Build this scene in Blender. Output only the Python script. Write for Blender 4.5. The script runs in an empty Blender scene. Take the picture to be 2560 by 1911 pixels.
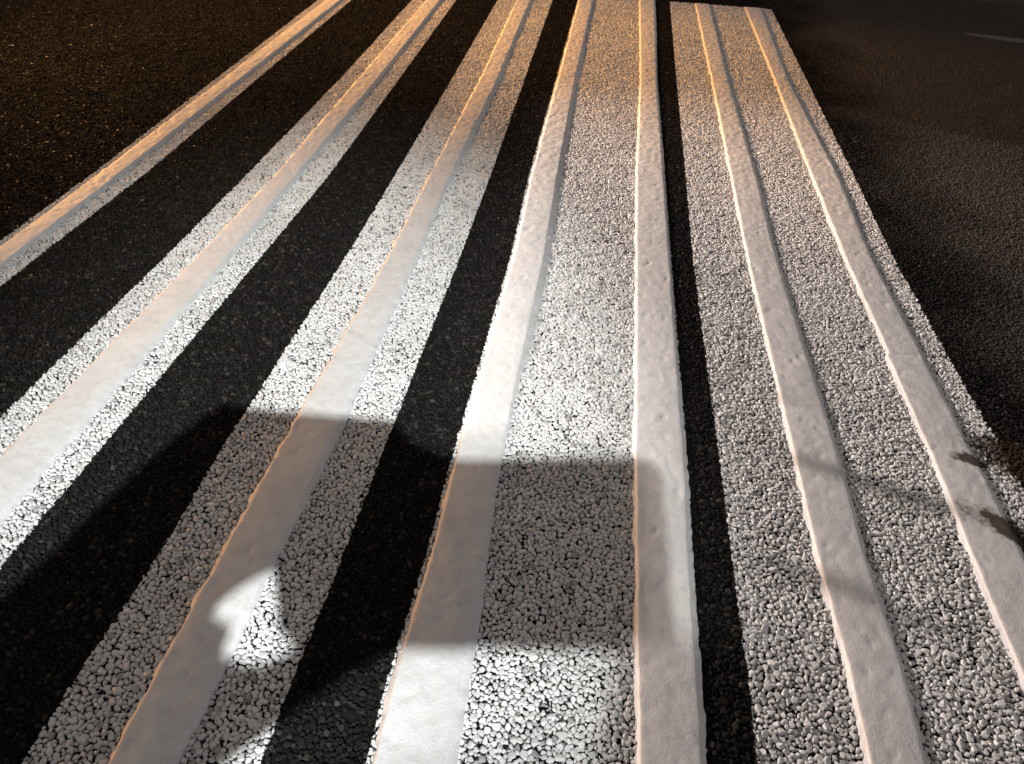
import bpy, bmesh, math, random
import numpy as np
from mathutils import Vector, Matrix
from mathutils.geometry import tessellate_polygon

random.seed(7); rng = np.random.default_rng(7)
SC = bpy.context.scene
COL = SC.collection

# ------------------------------------------------------------------ camera
CAM_H, PITCH, YAW, ROLL = 1.0, math.radians(39.73), math.radians(5.75), math.radians(3.0)
fw = Vector((-math.sin(YAW)*math.cos(PITCH), math.cos(YAW)*math.cos(PITCH), -math.sin(PITCH)))
r0 = Vector((math.cos(YAW), math.sin(YAW), 0)); u0 = r0.cross(fw)
rt = r0*math.cos(ROLL) + u0*math.sin(ROLL); up = -r0*math.sin(ROLL) + u0*math.cos(ROLL)
cam = bpy.data.cameras.new('camera'); cam.sensor_width = 36.0; cam.lens = 36.0*1850/2560
cam.clip_start = 0.05; cam.clip_end = 400
cam_o = bpy.data.objects.new('camera', cam); COL.objects.link(cam_o)
M3 = Matrix((rt, up, -fw)).transposed()
cam_o.matrix_world = Matrix.Translation((0, 0, CAM_H)) @ M3.to_4x4()
SC.camera = cam_o

# ------------------------------------------------------------------ night sky
world = bpy.data.worlds.new('World'); SC.world = world; world.use_nodes = True
bg = world.node_tree.nodes['Background']
bg.inputs['Color'].default_value = (1.0, 0.925, 0.905, 1); bg.inputs['Strength'].default_value = 0.21

# ------------------------------------------------------------------ exposure
SC.view_settings.view_transform = 'Standard'; SC.view_settings.look = 'None'
SC.view_settings.gamma = 1.0; SC.view_settings.exposure = 0.0
SC.view_settings.use_curve_mapping = False

SC.cycles.max_bounces = 4; SC.cycles.diffuse_bounces = 2; SC.cycles.glossy_bounces = 1; SC.cycles.transmission_bounces = 0

# ------------------------------------------------------------------ street lamp (far outside the frame) and added unseen fills
def lamp_light(name, kind, loc, col, power, rad, aim=None, cone=60, blend=1.0):
    l = bpy.data.lights.new(name, kind); l.color = col; l.energy = power; l.shadow_soft_size = rad
    o = bpy.data.objects.new(name, l); o.location = loc; COL.objects.link(o)
    if aim is not None:
        l.spot_size = math.radians(cone); l.spot_blend = blend
        o.rotation_euler = (Vector(aim)-Vector(loc)).to_track_quat('-Z', 'Y').to_euler()
    return o
SODIUM = Vector((-8.0, 8.0, 2.05))
lamp_light('sodium_street_lamp', 'SPOT', SODIUM, (1.0, 0.45, 0.12), 12600, 0.022, (-0.3, 4.6, 0), 80, 0.6)
lamp_light('orange_rim_fill', 'POINT', (-6.5, 0.2, 0.135), (1.0, 0.42, 0.11), 850, 0.04)  # added unseen fill, low enough to tint the bars' left edges orange
lamp_light('orange_left_fill', 'SPOT', (-4.2, 2.9, 0.60), (1.0, 0.50, 0.17), 110, 0.05, (-1.65, 1.8, 0), 30, 1.0)  # added unseen fill that warms the leftmost bar
lamp_light('cool_right_fill', 'POINT', (5.5, -1.5, 1.0), (0.72, 0.84, 1.0), 75, 0.25)  # added unseen fill for the bars' right edges
# two unseen spotlights added for their light: a frontal white one behind the viewer and a low one from the left
LAMP = Vector((0.45, -3.2, 3.0)); LAMP_W = Vector((-5.0, 3.0, 1.6)); T_SH = 0.2
lamp_light('unseen_white_spot', 'SPOT', LAMP, (0.93, 0.99, 1.0), 2150, 0.0028, (-0.52, 0.84, 0), 20.5, 1.0)
lamp_light('unseen_left_spot', 'SPOT', LAMP_W, (1.0, 0.885, 0.83), 2150, 0.0012, (1.3, 1.35, 0), 36, 1.0)

# ------------------------------------------------------------------ helpers
def link(name, me, mat=None, parent=None):
    o = bpy.data.objects.new(name, me); COL.objects.link(o)
    if mat is not None and not me.materials: me.materials.append(mat)
    if parent is not None: o.parent = parent
    return o
def empty(name, loc=(0, 0, 0)):
    o = bpy.data.objects.new(name, None); o.location = loc; COL.objects.link(o); return o
def tag(o, label=None, cat=None, group=None, kind=None):
    for k, v in (('label', label), ('category', cat), ('group', group), ('kind', kind)):
        if v: o[k] = v
    return o
def vnoise(x, y, seed=0):
    """smooth 2-D value noise in -1..1, vectorised"""
    x = np.asarray(x, float); y = np.asarray(y, float)
    xi = np.floor(x).astype(np.int64); yi = np.floor(y).astype(np.int64)
    fx = x-xi; fy = y-yi; fx = fx*fx*(3-2*fx); fy = fy*fy*(3-2*fy)
    def h(a, b):
        n = (a*374761393 + b*668265263 + seed*1442695041) & 0xffffffff
        n = ((n ^ (n >> 13))*1274126177) & 0xffffffff
        return ((n ^ (n >> 16)) & 0xffff)/32767.5 - 1
    return ((h(xi, yi)*(1-fx)+h(xi+1, yi)*fx)*(1-fy) + (h(xi, yi+1)*(1-fx)+h(xi+1, yi+1)*fx)*fy)

# ------------------------------------------------------------------ layout of the markings (metres: along the road, across)
END = 4.745
E = {
 'b1L': [(1.93, -1.5065), (4.17, -1.5671)],
 'bar1L': [(1.918, -1.4796), (3.473, -1.5061), (4.152, -1.5179)],
 'bar1R': [(1.931, -1.4215), (3.292, -1.436), (4.175, -1.4467)],
 'b1R': [(1.474, -1.3692), (1.963, -1.3564), (3.143, -1.38), (4.226, -1.3995)],
 'b2L': [(0.916, -1.0766), (1.024, -1.0732), (1.537, -1.0632), (2.03, -1.0607), (2.959, -1.0634), (4.326, -1.092)],
 'bar2L': [(0.816, -1.0031), (1.541, -0.9798), (2.034, -0.9692), (2.955, -0.9869), (4.317, -1.0099)],
 'bar2R': [(0.693, -0.9156), (1.557, -0.9038), (2.048, -0.9085), (2.975, -0.9119), (4.34, -0.9396)],
 'b2R': [(0.601, -0.854), (0.809, -0.8467), (1.586, -0.8277), (2.086, -0.8159), (3.021, -0.8333), (4.401, -0.8608)],
 'b3L': [(0.331, -0.6347), (0.438, -0.6369), (0.668, -0.6217), (0.846, -0.6307), (1.629, -0.6167), (2.131, -0.618), (3.076, -0.6257), (4.472, -0.6421)],
 'bar3L': [(0.344, -0.5238), (0.452, -0.5273), (0.679, -0.5217), (0.858, -0.5219), (1.639, -0.5044), (2.139, -0.5085), (3.083, -0.5087), (4.472, -0.5326)],
 'bar3R': [(0.357, -0.4439), (0.465, -0.4404), (0.693, -0.4401), (0.873, -0.433), (1.654, -0.4345), (2.153, -0.4454), (3.101, -0.4402), (4.495, -0.4616)],
 'b3R': [(0.376, -0.3371), (0.485, -0.3381), (0.716, -0.3325), (0.898, -0.3332), (1.69, -0.3246), (2.197, -0.3243), (3.154, -0.3318), (4.569, -0.3427)],
 'bar4L': [(0.395, -0.1925), (0.503, -0.1985), (0.735, -0.1881), (0.915, -0.1925), (1.706, -0.1828), (2.21, -0.1945), (3.167, -0.1931), (4.582, -0.1953)],
 'bar4R': [(0.408, -0.1032), (0.518, -0.1042), (0.748, -0.1074), (0.929, -0.112), (1.722, -0.1047), (2.228, -0.1147), (3.185, -0.1243), (4.606, -0.1201)],
 'bar5L': [(0.447, 0.1487), (0.557, 0.1458), (0.789, 0.1431), (0.973, 0.1401), (1.772, 0.139), (2.285, 0.1368), (3.258, 0.1495), (4.692, 0.1448)],
 'bar5R': [(0.459, 0.2306), (0.57, 0.2314), (0.804, 0.2293), (0.989, 0.2325), (1.79, 0.2256), (2.305, 0.2227), (3.276, 0.2151), (4.719, 0.2267)],
 'b5L': [(0.473, 0.3042), (0.586, 0.3062), (0.822, 0.3017), (1.008, 0.301), (1.816, 0.2902), (2.338, 0.2958), (3.323, 0.302), (4.754, 0.3153)],
 'bar6L': [(0.493, 0.4522), (0.605, 0.4553), (0.84, 0.4448), (1.025, 0.4443), (1.834, 0.4388), (2.355, 0.4432), (3.339, 0.4536), (4.679, 0.4599)],
 'bar6R': [(0.504, 0.5243), (0.618, 0.5361), (0.853, 0.5236), (1.04, 0.5298), (1.849, 0.5144), (2.373, 0.5233), (3.357, 0.5208), (4.675, 0.5357)],
 'bar7L': [(0.884, 0.7145), (1.073, 0.7205), (1.889, 0.707), (2.416, 0.7118), (3.412, 0.7283), (4.666, 0.739)],
 'bar7R': [(1.087, 0.7987), (1.903, 0.7774), (2.435, 0.7977), (3.427, 0.7829), (4.665, 0.8227)],
 'b5R': [(1.21, 0.8649), (1.324, 0.8571), (1.931, 0.8456), (2.466, 0.8581), (4.719, 0.8891)],
}
Y0, Y1 = -0.6, 5.4
YS = np.linspace(Y0, Y1, 241)
def smooth_edge(pts):
    p = np.array(pts); x = np.interp(YS, p[:, 0], p[:, 1])
    # beyond the last measured points carry on straight
    k = np.hanning(15); k /= k.sum()
    return np.convolve(np.pad(x, 7, mode='edge'), k, mode='valid')
EX = {k: smooth_edge(v) for k, v in E.items()}
EX['b4L'] = EX['bar4L']-0.011; EX['b4R'] = EX['bar5R']+0.007
def ex(k, y): return np.interp(y, YS, EX[k])
BANDS = [('b1L', 'b1R', ['1']), ('b2L', 'b2R', ['2']), ('b3L', 'b3R', ['3']), ('b4L', 'b4R', ['4', '5']), ('b5L', 'b5R', ['6', '7'])]

# ------------------------------------------------------------------ materials
def nt(name):
    m = bpy.data.materials.new(name); m.use_nodes = True; t = m.node_tree
    return m, t, t.nodes['Principled BSDF']
def N(t, typ, **kw):
    n = t.nodes.new(typ)
    for k, v in kw.items(): setattr(n, k, v)
    return n
def math_n(t, op, a, b=None, clamp=False):
    n = N(t, 'ShaderNodeMath', operation=op, use_clamp=clamp)
    for i, v in enumerate((a, b)):
        if v is None: continue
        if isinstance(v, (int, float)): n.inputs[i].default_value = v
        else: t.links.new(v, n.inputs[i])
    return n.outputs[0]
def mixc(t, f, a, b):
    n = N(t, 'ShaderNodeMix', data_type='RGBA')
    for s, v in ((n.inputs[0], f), (n.inputs[6], a), (n.inputs[7], b)):
        if isinstance(v, (int, float)): s.default_value = v
        elif isinstance(v, tuple): s.default_value = (*v, 1)
        else: t.links.new(v, s)
    return n.outputs[2]
def noise(t, vec, scale, detail=3, rough=0.55):
    n = N(t, 'ShaderNodeTexNoise'); n.inputs['Scale'].default_value = scale
    n.inputs['Detail'].default_value = detail; n.inputs['Roughness'].default_value = rough
    t.links.new(vec, n.inputs['Vector']); return n.outputs[0]
def ramp(t, f, stops):
    n = N(t, 'ShaderNodeValToRGB'); e = n.color_ramp.elements
    while len(e) < len(stops): e.new(0.5)
    for i, (p, c) in enumerate(stops): e[i].position = p; e[i].color = (*c, 1) if isinstance(c, tuple) else (c, c, c, 1)
    t.links.new(f, n.inputs[0]); return n.outputs[0]

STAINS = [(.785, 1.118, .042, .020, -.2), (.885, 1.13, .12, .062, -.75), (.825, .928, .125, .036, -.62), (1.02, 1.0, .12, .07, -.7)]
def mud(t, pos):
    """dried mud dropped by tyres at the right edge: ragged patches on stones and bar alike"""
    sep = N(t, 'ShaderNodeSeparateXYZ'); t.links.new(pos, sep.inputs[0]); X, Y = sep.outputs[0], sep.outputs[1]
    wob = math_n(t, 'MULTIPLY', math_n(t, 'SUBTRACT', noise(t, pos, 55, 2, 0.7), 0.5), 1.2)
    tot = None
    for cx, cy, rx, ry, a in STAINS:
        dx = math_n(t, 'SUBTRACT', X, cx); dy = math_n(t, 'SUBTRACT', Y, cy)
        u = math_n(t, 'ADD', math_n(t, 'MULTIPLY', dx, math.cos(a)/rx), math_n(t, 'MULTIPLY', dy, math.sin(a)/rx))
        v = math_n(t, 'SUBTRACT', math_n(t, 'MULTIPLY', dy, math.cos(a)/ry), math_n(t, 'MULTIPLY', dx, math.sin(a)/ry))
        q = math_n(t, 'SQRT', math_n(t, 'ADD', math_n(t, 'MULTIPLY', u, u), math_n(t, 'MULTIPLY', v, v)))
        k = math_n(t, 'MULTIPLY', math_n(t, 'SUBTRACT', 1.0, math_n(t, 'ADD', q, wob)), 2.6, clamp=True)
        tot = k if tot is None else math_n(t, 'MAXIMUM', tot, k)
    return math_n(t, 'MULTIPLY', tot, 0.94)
def stone_material(name='asphalt_stone_with_paint', film=False):
    """stones of the road surface; coated with white paint where a marking was laid"""
    m, t, b = nt(name)
    geo = N(t, 'ShaderNodeNewGeometry'); pos = geo.outputs['Position']
    sep = N(t, 'ShaderNodeSeparateXYZ'); t.links.new(pos, sep.inputs[0])
    X, Y = sep.outputs[0], sep.outputs[1]
    info = N(t, 'ShaderNodeObjectInfo'); rnd = info.outputs['Random']
    wob = math_n(t, 'MULTIPLY', math_n(t, 'SUBTRACT', noise(t, pos, 70, 3, 0.7), 0.5), 0.014)
    xw = math_n(t, 'ADD', X, wob)
    yn = math_n(t, 'DIVIDE', math_n(t, 'SUBTRACT', Y, Y0), Y1-Y0, clamp=True)
    def edge(k):
        c = N(t, 'ShaderNodeFloatCurve'); cv = c.mapping.curves[0]
        base = float(np.mean(EX[k])); yy = np.linspace(0, 1, 22)
        vv = (np.interp(yy, (YS-Y0)/(Y1-Y0), EX[k])-base)/0.4+0.5
        cv.points[0].location = (0, vv[0]); cv.points[1].location = (1, vv[-1])
        for a, v in zip(yy[1:-1], vv[1:-1]): cv.points.new(a, v)
        for p in cv.points: p.handle_type = 'VECTOR'
        c.mapping.update(); t.links.new(yn, c.inputs['Value'])
        return math_n(t, 'ADD', math_n(t, 'MULTIPLY', math_n(t, 'SUBTRACT', c.outputs[0], 0.5), 0.4), base)
    s = 900.0
    if not film:   # the nearest paint edge is stored with each stone
        ae = N(t, 'ShaderNodeAttribute', attribute_type='INSTANCER', attribute_name='paint_edge')
        asn = N(t, 'ShaderNodeAttribute', attribute_type='INSTANCER', attribute_name='paint_side')
        d = math_n(t, 'MULTIPLY', math_n(t, 'SUBTRACT', xw, ae.outputs['Fac']), asn.outputs['Fac'])
        tot = math_n(t, 'MULTIPLY', d, s, clamp=True)
    else:
        tot = None
        for l, r, _ in BANDS:
            a = math_n(t, 'MULTIPLY', math_n(t, 'SUBTRACT', xw, edge(l)), s, clamp=True)
            c = math_n(t, 'MULTIPLY', math_n(t, 'SUBTRACT', edge(r), xw), s, clamp=True)
            k = math_n(t, 'MULTIPLY', a, c)
            tot = k if tot is None else math_n(t, 'MAXIMUM', tot, k)
        tot = math_n(t, 'MULTIPLY', tot, math_n(t, 'MULTIPLY', math_n(t, 'SUBTRACT', END, math_n(t, 'ADD', Y, wob)), s, clamp=True))
    if film:   # between the stones the film is broken
        tot = math_n(t, 'MULTIPLY', tot, ramp(t, noise(t, pos, 210, 2), [(0.52, 0.0), (0.62, 1.0)]))
    # bare stone: dark, each one a little different
    st = ramp(t, rnd, [(0.0, (0.009, 0.0082, 0.0074)), (0.6, (0.017, 0.0152, 0.0136)), (0.9, (0.027, 0.024, 0.0212)), (1.0, (0.058, 0.052, 0.046))])
    grain = noise(t, pos, 520, 2)
    st = mixc(t, math_n(t, 'MULTIPLY', grain, 0.5), st, (0.012, 0.012, 0.012))
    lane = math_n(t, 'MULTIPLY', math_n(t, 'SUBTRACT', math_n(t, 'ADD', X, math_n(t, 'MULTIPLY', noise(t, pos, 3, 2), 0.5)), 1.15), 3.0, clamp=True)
    st = mixc(t, lane, st, (0.072, 0.065, 0.058))  # asphalt on the right lightened in colour, standing in for lamp light
    # paint: off white, slightly different film and grime on every stone
    dirt = noise(t, pos, 23, 3, 0.6); fine = grain
    pa = ramp(t, rnd, [(0.0, (0.64, 0.63, 0.61)), (0.5, (0.72, 0.71, 0.69)), (0.95, (0.78, 0.77, 0.75))])
    pa = mixc(t, ramp(t, dirt, [(0.42, 0.0), (0.75, 0.32)]), pa, (0.42, 0.395, 0.365))
    pa = mixc(t, ramp(t, fine, [(0.52, 0.0), (0.8, 0.35)]), pa, (0.38, 0.36, 0.34))
    pa = mixc(t, ramp(t, rnd, [(0.93, 0.0), (0.94, 0.65)]), pa, (0.16, 0.15, 0.14))   # a few tops worn bare
    pa = mixc(t, ramp(t, noise(t, pos, 5, 3), [(0.45, 0.0), (0.7, 0.35)]), pa, (0.42, 0.40, 0.38))
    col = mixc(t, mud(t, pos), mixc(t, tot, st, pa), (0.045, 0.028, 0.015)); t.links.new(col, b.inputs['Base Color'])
    rg = N(t, 'ShaderNodeMapRange'); t.links.new(tot, rg.inputs[0])
    rg.inputs[4].default_value = 0.70; t.links.new(rg.outputs[0], b.inputs['Roughness'])
    t.links.new(ramp(t, rnd, [(0.0, 0.85), (0.95, 0.75), (0.97, 0.45)]), rg.inputs[3])
    sp = N(t, 'ShaderNodeMapRange'); t.links.new(tot, sp.inputs[0]); sp.inputs[3].default_value = 0.02; sp.inputs[4].default_value = 0.2
    t.links.new(sp.outputs[0], b.inputs['Specular IOR Level'])
    return m

def bar_material():
    m, t, b = nt('white_thermoplastic')
    pos = N(t, 'ShaderNodeNewGeometry').outputs['Position']
    d1 = noise(t, pos, 9, 5, 0.65); d2 = noise(t, pos, 60, 4, 0.6); d3 = noise(t, pos, 420, 3, 0.7)
    c = ramp(t, d1, [(0.3, (0.60, 0.585, 0.57)), (0.7, (0.70, 0.69, 0.675))])
    c = mixc(t, ramp(t, d2, [(0.48, 0.0), (0.75, 0.45)]), c, (0.47, 0.44, 0.41))
    c = mixc(t, ramp(t, d3, [(0.58, 0.0), (0.8, 0.5)]), c, (0.36, 0.34, 0.32))
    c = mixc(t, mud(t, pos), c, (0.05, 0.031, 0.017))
    t.links.new(c, b.inputs['Base Color']); b.inputs['Roughness'].default_value = 0.55
    b.inputs['Specular IOR Level'].default_value = 0.35
    bp = N(t, 'ShaderNodeBump'); bp.inputs['Strength'].default_value = 0.5; bp.inputs['Distance'].default_value = 0.0015
    t.links.new(noise(t, pos, 300, 5, 0.7), bp.inputs['Height'])
    b2 = N(t, 'ShaderNodeBump'); b2.inputs['Strength'].default_value = 0.45; b2.inputs['Distance'].default_value = 0.003
    t.links.new(noise(t, pos, 48, 3, 0.6), b2.inputs['Height']); t.links.new(bp.outputs[0], b2.inputs['Normal'])
    t.links.new(b2.outputs[0], b.inputs['Normal'])
    return m

def plain(name, col, rough, metal=0.0):
    m, t, b = nt(name)
    pos = N(t, 'ShaderNodeNewGeometry').outputs['Position']
    c = mixc(t, noise(t, pos, 40, 4), tuple(0.8*x for x in col), tuple(min(1, 1.2*x) for x in col))
    t.links.new(c, b.inputs['Base Color']); b.inputs['Roughness'].default_value = rough; b.inputs['Metallic'].default_value = metal
    return m
def worn_line_material():
    m, t, b = nt('worn_white_line_paint')
    pos = N(t, 'ShaderNodeNewGeometry').outputs['Position']
    w = ramp(t, noise(t, pos, 120, 4, 0.7), [(0.42, 0.0), (0.6, 1.0)])
    c = mixc(t, w, (0.12, 0.088, 0.055), (0.04, 0.03, 0.02))
    t.links.new(c, b.inputs['Base Color']); b.inputs['Roughness'].default_value = 0.7
    return m
MAT_STONE, MAT_BAR, MAT_BIND = stone_material(), bar_material(), stone_material('asphalt_binder_with_paint_film', True)

# ------------------------------------------------------------------ the road surface
BASE_Z = -0.0036
me = bpy.data.meshes.new('road')
R_ = 90.0
me.from_pydata([(-R_, -R_, BASE_Z), (R_, -R_, BASE_Z), (R_, R_, BASE_Z), (-R_, R_, BASE_Z)], [], [(0, 1, 2, 3)])
road = tag(link('road', me, MAT_BIND), 'dark coarse asphalt road surface between the white markings', kind='structure')

# stone shapes
NPROTO = 24
proto_col = bpy.data.collections.new('stone_shapes')
protos = []
for k in range(NPROTO):
    bm = bmesh.new(); m_c = int(rng.integers(6, 9)); asp = rng.uniform(.6, 1.0)
    tilt = rng.uniform(-.14, .14, 2); tops, mids, lows = [], [], []
    for j in range(m_c):
        a = 2*math.pi*(j+rng.uniform(-.3, .3))/m_c; rr = rng.uniform(.74, 1.20)
        cx, cy = math.cos(a)*rr, math.sin(a)*rr*asp
        q = rng.uniform(.62, .82); zt = rng.uniform(.60, .68)
        tops.append(bm.verts.new((cx*q, cy*q, zt+tilt[0]*cx*q+tilt[1]*cy*q)))
        mids.append(bm.verts.new((cx, cy, rng.uniform(.08, .34))))
        lows.append(bm.verts.new((cx*.95, cy*.95, -.62)))
    ctr = bm.verts.new((rng.uniform(-.15, .15), rng.uniform(-.15, .15), .68+rng.uniform(-.02, .05)))
    for j in range(m_c):
        n_ = (j+1) % m_c
        bm.faces.new((tops[j], tops[n_], ctr)); bm.faces.new((mids[j], mids[n_], tops[n_], tops[j])); bm.faces.new((lows[j], lows[n_], mids[n_], mids[j]))
    bmesh.ops.recalc_face_normals(bm, faces=bm.faces)
    if sum(f.normal.z for f in bm.faces) < 0: bmesh.ops.reverse_faces(bm, faces=bm.faces)
    for f in bm.faces: f.smooth = True
    pm = bpy.data.meshes.new('stone'); bm.to_mesh(pm); bm.free(); pm.materials.append(MAT_STONE)
    pm.set_sharp_from_angle(angle=math.radians(48))
    po = bpy.data.objects.new('stone_shape', pm); proto_col.objects.link(po); protos.append(pm)
order = sorted(range(NPROTO), key=lambda i: proto_col.objects[i].name)
PROTO_SORTED = [proto_col.objects[i].data for i in order]

# a periodic 0.8 m square of tightly packed stones, largest first
TILE, RES = 0.512, 800
D = np.full((RES, RES), 1.0)
win = 22; gy, gx = np.mgrid[-win:win+1, -win:win+1]; wd = np.hypot(gx, gy)*TILE/RES
stones = []
prnd = random.Random(3)
for r, tries in ((.0064, 90), (.0054, 500), (.0046, 2200), (.0039, 6000), (.0033, 11000), (.0027, 18000), (.0022, 22000), (.0018, 16000)):
    lim = r*0.76
    for _ in range(tries):
        i = prnd.randrange(RES); j = prnd.randrange(RES)
        if D[i, j] < lim: continue
        rr = r*prnd.uniform(.93, 1.07); stones.append((j*TILE/RES, i*TILE/RES, rr))
        ii = np.arange(i-win, i+win+1) % RES; jj = np.arange(j-win, j+win+1) % RES
        D[np.ix_(ii, jj)] = np.minimum(D[np.ix_(ii, jj)], wd-rr)
TS = np.array(stones)
# laid over everything the lens sees and a margin around it
pts = []
for ty in range(-1, 13):
    for tx in range(-11, 9):
        P = TS.copy(); P[:, 0] += tx*TILE; P[:, 1] += ty*TILE; pts.append(P)
P = np.concatenate(pts)
lo = -1.7-0.55*np.maximum(P[:, 1], 0); hi = 1.35+0.36*np.maximum(P[:, 1], 0)
P = P[(P[:, 0] > lo) & (P[:, 0] < hi) & (P[:, 1] > -0.1) & (P[:, 1] < 5.4)]
P[:, :2] += rng.normal(0, .0006, (len(P), 2))
# none under the middle of a raised bar
keep = np.ones(len(P), bool)
for b_ in '1234567':
    keep &= ~((P[:, 0] > ex('bar%sL' % b_, P[:, 1])+.012) & (P[:, 0] < ex('bar%sR' % b_, P[:, 1])-.012) & (P[:, 1] < END-.02))
P = P[keep]; n = len(P)
SCL = P[:, 2]*1.31
ROT = np.stack([rng.normal(0, .17, n), rng.normal(0, .17, n), rng.uniform(0, 2*math.pi, n)], 1)
PICK = rng.integers(0, NPROTO, n)
zv = rng.normal(0, .0008, n) + .0005*vnoise(P[:, 0]/.05, P[:, 1]/.05, 5)
ZC = -SCL*0.66 + zv
sunk = rng.random(n) < .11; ZC[sunk] -= .0024
owner = np.full(n, -1)
for i, (l, r, _) in enumerate(BANDS):
    owner[(P[:, 0] > ex(l, P[:, 1])) & (P[:, 0] < ex(r, P[:, 1])) & (P[:, 1] < END)] = i
# nearest paint edge of every stone: across-position and side (+1 paint lies to the right)
PE = np.full(n, 50.0); PS = np.ones(n); best = np.full(n, 9.0)
for l, r, _ in BANDS:
    for k_, sg in ((l, 1.0), (r, -1.0)):
        e_ = ex(k_, P[:, 1]); d_ = np.abs(P[:, 0]-e_); u_ = d_ < best
        best[u_] = d_[u_]; PE[u_] = e_[u_]; PS[u_] = sg
past = P[:, 1] > END; PE[past] = 50.0; PS[past] = 1.0
print('stones', n, 'per tile', len(TS))

# geometry-node tree that sets a stone on each point
ng = bpy.data.node_groups.new('stones_on_points', 'GeometryNodeTree')
ng.interface.new_socket('Geometry', in_out='INPUT', socket_type='NodeSocketGeometry')
ng.interface.new_socket('Geometry', in_out='OUTPUT', socket_type='NodeSocketGeometry')
gi = ng.nodes.new('NodeGroupInput'); go = ng.nodes.new('NodeGroupOutput')
ci = ng.nodes.new('GeometryNodeCollectionInfo'); ci.inputs['Collection'].default_value = proto_col
ci.inputs['Separate Children'].default_value = True; ci.inputs['Reset Children'].default_value = True
ip = ng.nodes.new('GeometryNodeInstanceOnPoints'); ip.inputs['Pick Instance'].default_value = True
def attr(nm, typ):
    a = ng.nodes.new('GeometryNodeInputNamedAttribute'); a.data_type = typ; a.inputs['Name'].default_value = nm
    return a.outputs['Attribute']
ng.links.new(gi.outputs[0], ip.inputs['Points']); ng.links.new(ci.outputs[0], ip.inputs['Instance'])
ng.links.new(attr('pick', 'INT'), ip.inputs['Instance Index'])
ng.links.new(attr('rot', 'FLOAT_VECTOR'), ip.inputs['Rotation']); ng.links.new(attr('scl', 'FLOAT'), ip.inputs['Scale'])
ng.links.new(ip.outputs[0], go.inputs[0])

def project_size(p, s):
    d = Vector((0, 0, CAM_H)); q = p-np.array((0, 0, CAM_H))
    z = q @ np.array(fw); u = 1850*(q @ np.array(rt))/z+1280; v = 955.5-1850*(q @ np.array(up))/z
    inside = (z > .1) & (u > 5) & (u < 2555) & (v > 5) & (v < 1906)
    return np.where(inside, s*1850/z, 0)
POS = np.stack([P[:, 0], P[:, 1], ZC], 1)
PSIZE = project_size(POS, SCL)

def stone_set(idx, parent, name):
    idx = np.asarray(idx)
    big = idx[np.argsort(-PSIZE[idx])][:300]; big = big[PSIZE[big] > 4]
    rest = np.setdiff1d(idx, big)
    for i in big:
        o = bpy.data.objects.new('stone', PROTO_SORTED[PICK[i]]); COL.objects.link(o)
        o.location = POS[i]; o.rotation_euler = ROT[i]; o.scale = (SCL[i],)*3; o.parent = parent
        o['paint_edge'] = float(PE[i]); o['paint_side'] = float(PS[i])
    m_ = bpy.data.meshes.new(name); m_.vertices.add(len(rest)); m_.vertices.foreach_set('co', POS[rest].astype(np.float32).ravel())
    a = m_.attributes.new('rot', 'FLOAT_VECTOR', 'POINT'); a.data.foreach_set('vector', ROT[rest].astype(np.float32).ravel())
    a = m_.attributes.new('scl', 'FLOAT', 'POINT'); a.data.foreach_set('value', SCL[rest].astype(np.float32))
    a = m_.attributes.new('pick', 'INT', 'POINT'); a.data.foreach_set('value', PICK[rest].astype(np.int32))
    for nm, arr in (('paint_edge', PE), ('paint_side', PS)):
        a = m_.attributes.new(nm, 'FLOAT', 'POINT'); a.data.foreach_set('value', arr[rest].astype(np.float32))
    o = link(name, m_, None, parent); o['kind'] = 'stuff'
    md = o.modifiers.new('stones', 'NODES'); md.node_group = ng
    return o
stone_set(np.where(owner == -1)[0], road, 'asphalt_stones')

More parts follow.
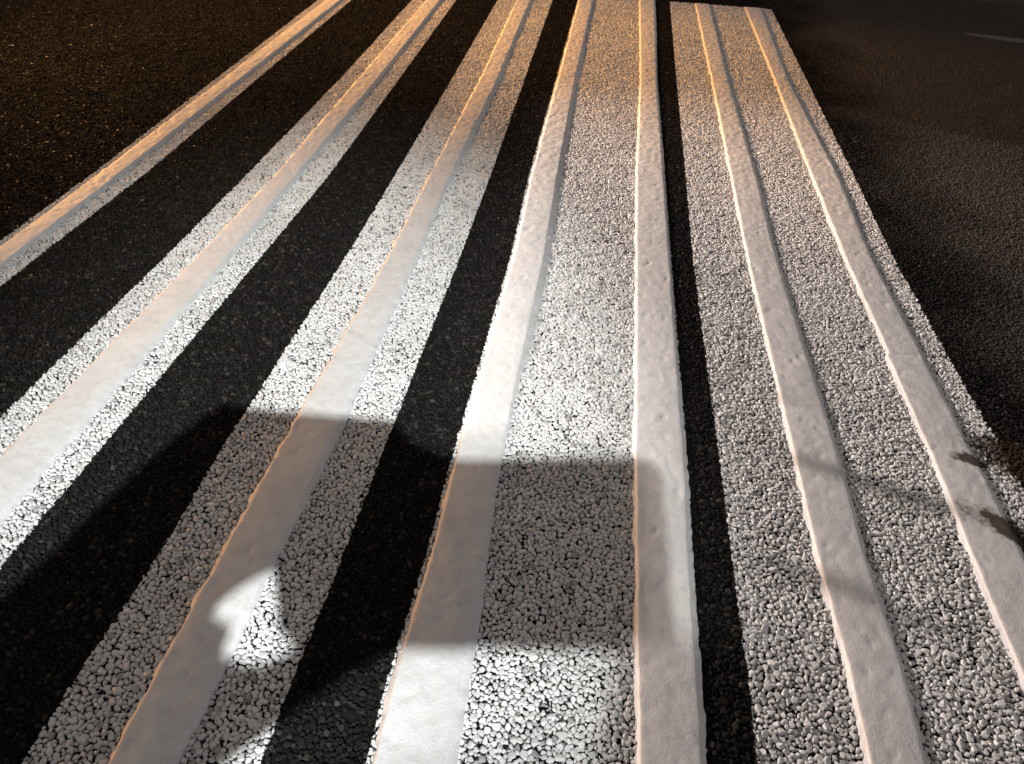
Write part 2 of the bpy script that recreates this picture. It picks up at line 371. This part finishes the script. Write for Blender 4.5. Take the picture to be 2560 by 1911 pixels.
# ------------------------------------------------------------------ raised bars
def raised_bar(bid, parent, flange, seed, joints=()):
    ys = np.arange(-0.12, END-.006, .0055); ny = len(ys)
    xl = ex('bar%sL' % bid, ys).copy(); xr = ex('bar%sR' % bid, ys).copy()
    wk = 1.2 if bid == '3' else .5
    def ed(s): return wk*(.0013*vnoise(ys/.06, ys*0, s)+.0012*vnoise(ys/.022, ys*0, s+1)+.0006*vnoise(ys/.009, ys*0, s+2))
    el, er = ed(seed), ed(seed+10); xl += el; xr += er
    for jy, dx in joints:
        xl[ys < jy] -= dx; xr[ys < jy] -= dx*.4
    fl_r = np.full(ny, .0035) + flange*np.clip(.5+1.2*vnoise(ys/.5, ys*0, seed+20), 0, 1) + .0014*vnoise(ys/.012, ys*0, seed+21)
    fl_l = np.full(ny, .0040) + .0022*vnoise(ys/.04, ys*0, seed+30) + .0016*vnoise(ys/.011, ys*0, seed+31)
    H = .0064
    cols = []   # (x, z)
    zz = np.zeros(ny)
    low = .0012+.0012*vnoise(ys/.014, ys*0, seed+40)
    cols += [(xl-fl_l-.0012, zz-.004), (xl-fl_l, low), (xl-.0012, low+.0012), (xl-.0002, zz+H*.68), (xl+.0012, zz+H*.92)]
    NI = 18
    for k in range(NI):
        s_ = k/(NI-1); cols.append(((xl+.0035)*(1-s_)+(xr-.0035)*s_, zz+H+.0006*math.sin(math.pi*s_)))
    lowr = .0022+.0009*vnoise(ys/.016, ys*0, seed+41)
    cols += [(xr-.0012, zz+H*.92), (xr+.0002, zz+H*.68), (xr+.0013, lowr+.0012), (xr+fl_r, lowr), (xr+fl_r+.0012, zz-.004)]
    X_ = np.stack([c[0] for c in cols], 1); Z_ = np.stack([c[1] for c in cols], 1); Y_ = np.repeat(ys[:, None], len(cols), 1)
    # relief: trowel waves, stones telegraphing through, coarser in the far stretch
    far = np.clip((Y_-1.5)/1.2, 0, 1)
    top = np.zeros(len(cols)); top[4:-4] = 1; top[3] = top[-4] = .4
    rel = .00038*vnoise(X_/.05, Y_/.08, seed+50) + (.00042)*vnoise(X_/.018, Y_/.018, seed+51) + (.00008+.00085*far)*vnoise(X_/.013, Y_/.015, seed+52) + (.00006+.0003*far)*vnoise(X_/.007, Y_/.008, seed+53)
    Z_ = Z_ + rel*top[None, :]
    rs = np.random.default_rng(seed)
    for _ in range(260):       # small pock marks and drag marks
        cx = rs.uniform(0.005, .08); cy = rs.uniform(0, END); a = rs.uniform(-.9, .9); w = rs.uniform(.0022, .005); ln = w*rs.uniform(1, 3.2)
        i0 = np.searchsorted(ys, cy-.03); i1 = np.searchsorted(ys, cy+.03)
        if i1 <= i0: continue
        dx = X_[i0:i1]-(xl[i0:i1, None]+cx); dy = Y_[i0:i1]-cy
        p = (dx*math.cos(a)+dy*math.sin(a))/w; q = (-dx*math.sin(a)+dy*math.cos(a))/ln
        Z_[i0:i1] -= rs.uniform(.0006, .0018)*np.exp(-(p*p+q*q))*top[None, :]
    for jy, dx in joints:
        Z_ -= .0022*np.exp(-((Y_-jy-.006*vnoise(X_/.02, Y_*0, seed+3))/.0035)**2)*top[None, :]
    Y_ = Y_ + .0008*vnoise(X_/.01, Y_/.01, seed+60)
    Z_[-1, :] = -.004; Z_[-2, :] = np.minimum(Z_[-2, :], H*.55); Z_[-3, :] = np.minimum(Z_[-3, :], H*.9)
    V = np.stack([X_, Y_, Z_], 2).reshape(-1, 3); nc = len(cols)
    a = (np.arange(ny-1)[:, None]*nc+np.arange(nc-1)[None, :]).ravel()
    F = np.stack([a, a+1, a+nc+1, a+nc], 1)
    m_ = bpy.data.meshes.new('raised_bar'); m_.from_pydata(V.tolist(), [], F.tolist())
    m_.polygons.foreach_set('use_smooth', np.ones(len(F), bool)); m_.update()
    return link('raised_bar', m_, MAT_BAR, parent)

LABELS = [
 'narrow white stripe almost filled by its raised bar, leftmost of the road markings',
 'white painted stripe with one raised bar along its middle, second from the left',
 'white painted stripe with one raised bar and a small bright light patch, third from left',
 'wide white painted band edged on both sides by raised bars, crossed by a rectangular shadow',
 'white painted band with two raised bars, rightmost of the markings, beside the dark lane',
]
BAR_SPEC = {'1': (.003, 100, ()), '2': (.003, 200, ()), '3': (.009, 300, ()), '4': (.011, 400, ()), '5': (.004, 500, ()), '6': (.003, 600, ()),
            '7': (.003, 700, ((1.447, .006),))}
for i, (l, r, bars) in enumerate(BANDS):
    root = empty('painted_stripe', (0, 0, 0))
    tag(root, LABELS[i], 'road marking', 'white painted stripes with raised bars')
    for b_ in bars:
        fl, sd, jn = BAR_SPEC[b_]; o = raised_bar(b_, root, fl, sd, jn)
        o['label'] = 'smooth thick white raised bar'
    stone_set(np.where(owner == i)[0], root, 'painted_stones')

# faint worn line across the dark part of the road, far right
ll = bmesh.new()
c0 = Vector((1.86, 4.515)); c1 = Vector((3.6, 4.07)); dv = (c1-c0).normalized(); nv = Vector((-dv.y, dv.x))
NL = 60; row = []
for i in range(NL+1):
    p = c0.lerp(c1, i/NL); w = .045*min(1, .25+i/8)+.004*random.uniform(-1, 1)
    row.append([ll.verts.new((p.x+nv.x*s*w, p.y+nv.y*s*w, z)) for s, z in ((-1.02, -.004), (-1, .0032), (1, .0032), (1.02, -.004))])
for i in range(NL):
    for j in range(3): ll.faces.new((row[i][j], row[i+1][j], row[i+1][j+1], row[i][j+1]))
bmesh.ops.recalc_face_normals(ll, faces=ll.faces)
lm = bpy.data.meshes.new('lane_line'); ll.to_mesh(lm); ll.free()
tag(link('lane_line', lm, worn_line_material()), 'faint worn lane line in the dark at the far right', 'lane line')

# ------------------------------------------------------------------ unseen plates added in front of the lights to shape shadows and beams
MAT_BLACK = plain('blocker_black', (0.02, 0.02, 0.02), 0.7)
def plate(lamp, L, name, outer, hole=None, th=.0015, T_SH=T_SH):
    def at_plate(g): return Vector((T_SH*(g[0]-L.x), T_SH*(g[1]-L.y), L.z*(1-T_SH)))
    loops = [[at_plate(g) for g in outer]] + ([[at_plate(g) for g in hole]] if hole else [])
    flat = [v for lp in loops for v in lp]; tris = tessellate_polygon(loops)
    bm = bmesh.new(); vs = [bm.verts.new(v) for v in flat]
    for t_ in tris:
        try: bm.faces.new([vs[i] for i in t_])
        except ValueError: pass
    bmesh.ops.recalc_face_normals(bm, faces=bm.faces)
    bmesh.ops.solidify(bm, geom=bm.faces[:], thickness=th)
    m_ = bpy.data.meshes.new(name); bm.to_mesh(m_); bm.free()
    return link(name, m_, MAT_BLACK, lamp)
S = [(-0.6829, 1.0283), (-0.6278, 1.0236), (-0.3359, 1.0391), (-0.2763, 0.9814), (-0.1941, 0.957), (0.1418, 1.0157), (0.1757, 1.0089), (0.1893, 0.9779), (0.1954, 0.8207), (0.2009, 0.6471), (0.2031, 0.6261), (0.0904, 0.6121), (-0.1964, 0.5731), (-0.2683, 0.5087), (-0.3337, 0.4349), (-0.3878, 0.3683), (-0.4295, 0.274), (-0.5105, 0.1819), (-0.7229, 0.1511), (-0.8997, 0.3475), (-0.8184, 0.5505), (-0.7945, 0.6285), (-0.7764, 0.7277), (-0.7559, 0.8183), (-0.7265, 0.9238)]
BIRD = [(-0.4372, 0.6734), (-0.4035, 0.6056), (-0.3888, 0.5677), (-0.3599, 0.553), (-0.3496, 0.5384), (-0.3666, 0.5293), (-0.389, 0.5075), (-0.4167, 0.5069), (-0.4384, 0.5128), (-0.4534, 0.5264), (-0.455, 0.5645), (-0.4953, 0.5802), (-0.4913, 0.6036), (-0.4723, 0.6369)]
CUT = [(-6, 3.75), (-1, 3.7), (.3, 3.6), (.8156, 3.5156), (.9625, 3.4178), (1.1564, 3.1798), (1.2692, 3.026), (1.4072, 2.9888), (1.5693, 2.916), (2.4, 2.62), (5, 2.4), (5, 9), (-6, 9)]
def strip(a, b, w0, w1):
    a = Vector(a); b = Vector(b); d = (b-a).normalized(); n_ = Vector((-d.y, d.x))
    return [tuple(a-n_*w0), tuple(b-n_*w1), tuple(b+n_*w1), tuple(a+n_*w0)]
for L, lab in ((LAMP, 'unseen plates added to cast the shadows, behind the viewer'),
               (LAMP_W, 'unseen plates added to block the low light, at the left')):
    lamp = tag(empty('light_blockers', (L.x, L.y, 0)), lab, 'light blocker')
    if L is LAMP: plate(lamp, L, 'blocker_plate', S, BIRD)  # added plate, cut to the outline of the shadow
    else: plate(lamp, L, 'blocker_plate', [(-4.5, 5), (-.3, 5), (-.27, 1.2), (-.1941, .957), (.1418, 1.0157), (.1757, 1.0089), (.1893, .9779), (.1954, .8207), (.2009, .6471), (.2031, .6261), (.10, .60), (.05, .30), (0, -.5), (-4.5, -.5)], T_SH=.06)
    plate(lamp, L, 'blocker_plate', CUT, T_SH=.05)
    plate(lamp, L, 'blocker_strip', T_SH=.12 if L is LAMP else .05, outer=strip((0.4612, 1.2359), (0.56, 1.212), .0022, .0015))  # added strips, each casting a faint line of shadow
    plate(lamp, L, 'blocker_strip', T_SH=.12 if L is LAMP else .05, outer=strip((0.52, 1.030), (0.735, .975), .010, .017))
    plate(lamp, L, 'blocker_strip', T_SH=.12 if L is LAMP else .05, outer=strip((0.455, 0.762), (0.545, 0.764), .0022, .0022))
    plate(lamp, L, 'blocker_strip', T_SH=.12 if L is LAMP else .05, outer=strip((0.545, 0.764), (0.66, 0.69), .0025, .004))
    if L is LAMP: plate(lamp, L, 'blocker_plate', [(.13, .66), (.35, .63), (1.6, .62), (1.6, -.6), (0, -.6), (.06, .3)], T_SH=.09)
    if L is LAMP:   # close to the bulb, so its edge is soft
        plate(lamp, L, 'soft_blocker', [(-.35, .30), (.0, .41), (.6, .52), (1.6, .55), (1.6, -.6), (-.35, -.6)], T_SH=.04)
lamp = tag(empty('street_lamp', (SODIUM.x, SODIUM.y, 0)), 'orange street lamp with an added beam-blocking plate, unseen at the far left', 'street lamp')
plate(lamp, SODIUM, 'beam_blocker', [(-7.6, -4), (9, -4), (9, 11), (-7.6, 11)], [(-2.15, 1.8), (-1.3, 1.9), (-.7, 2.6), (.3, 2.4), (1.2, 2.2), (1.35, 2.6), (1.35, 4.75), (-2.4, 5.0)], T_SH=.05)  # added unseen plate, its opening limits where the orange light falls
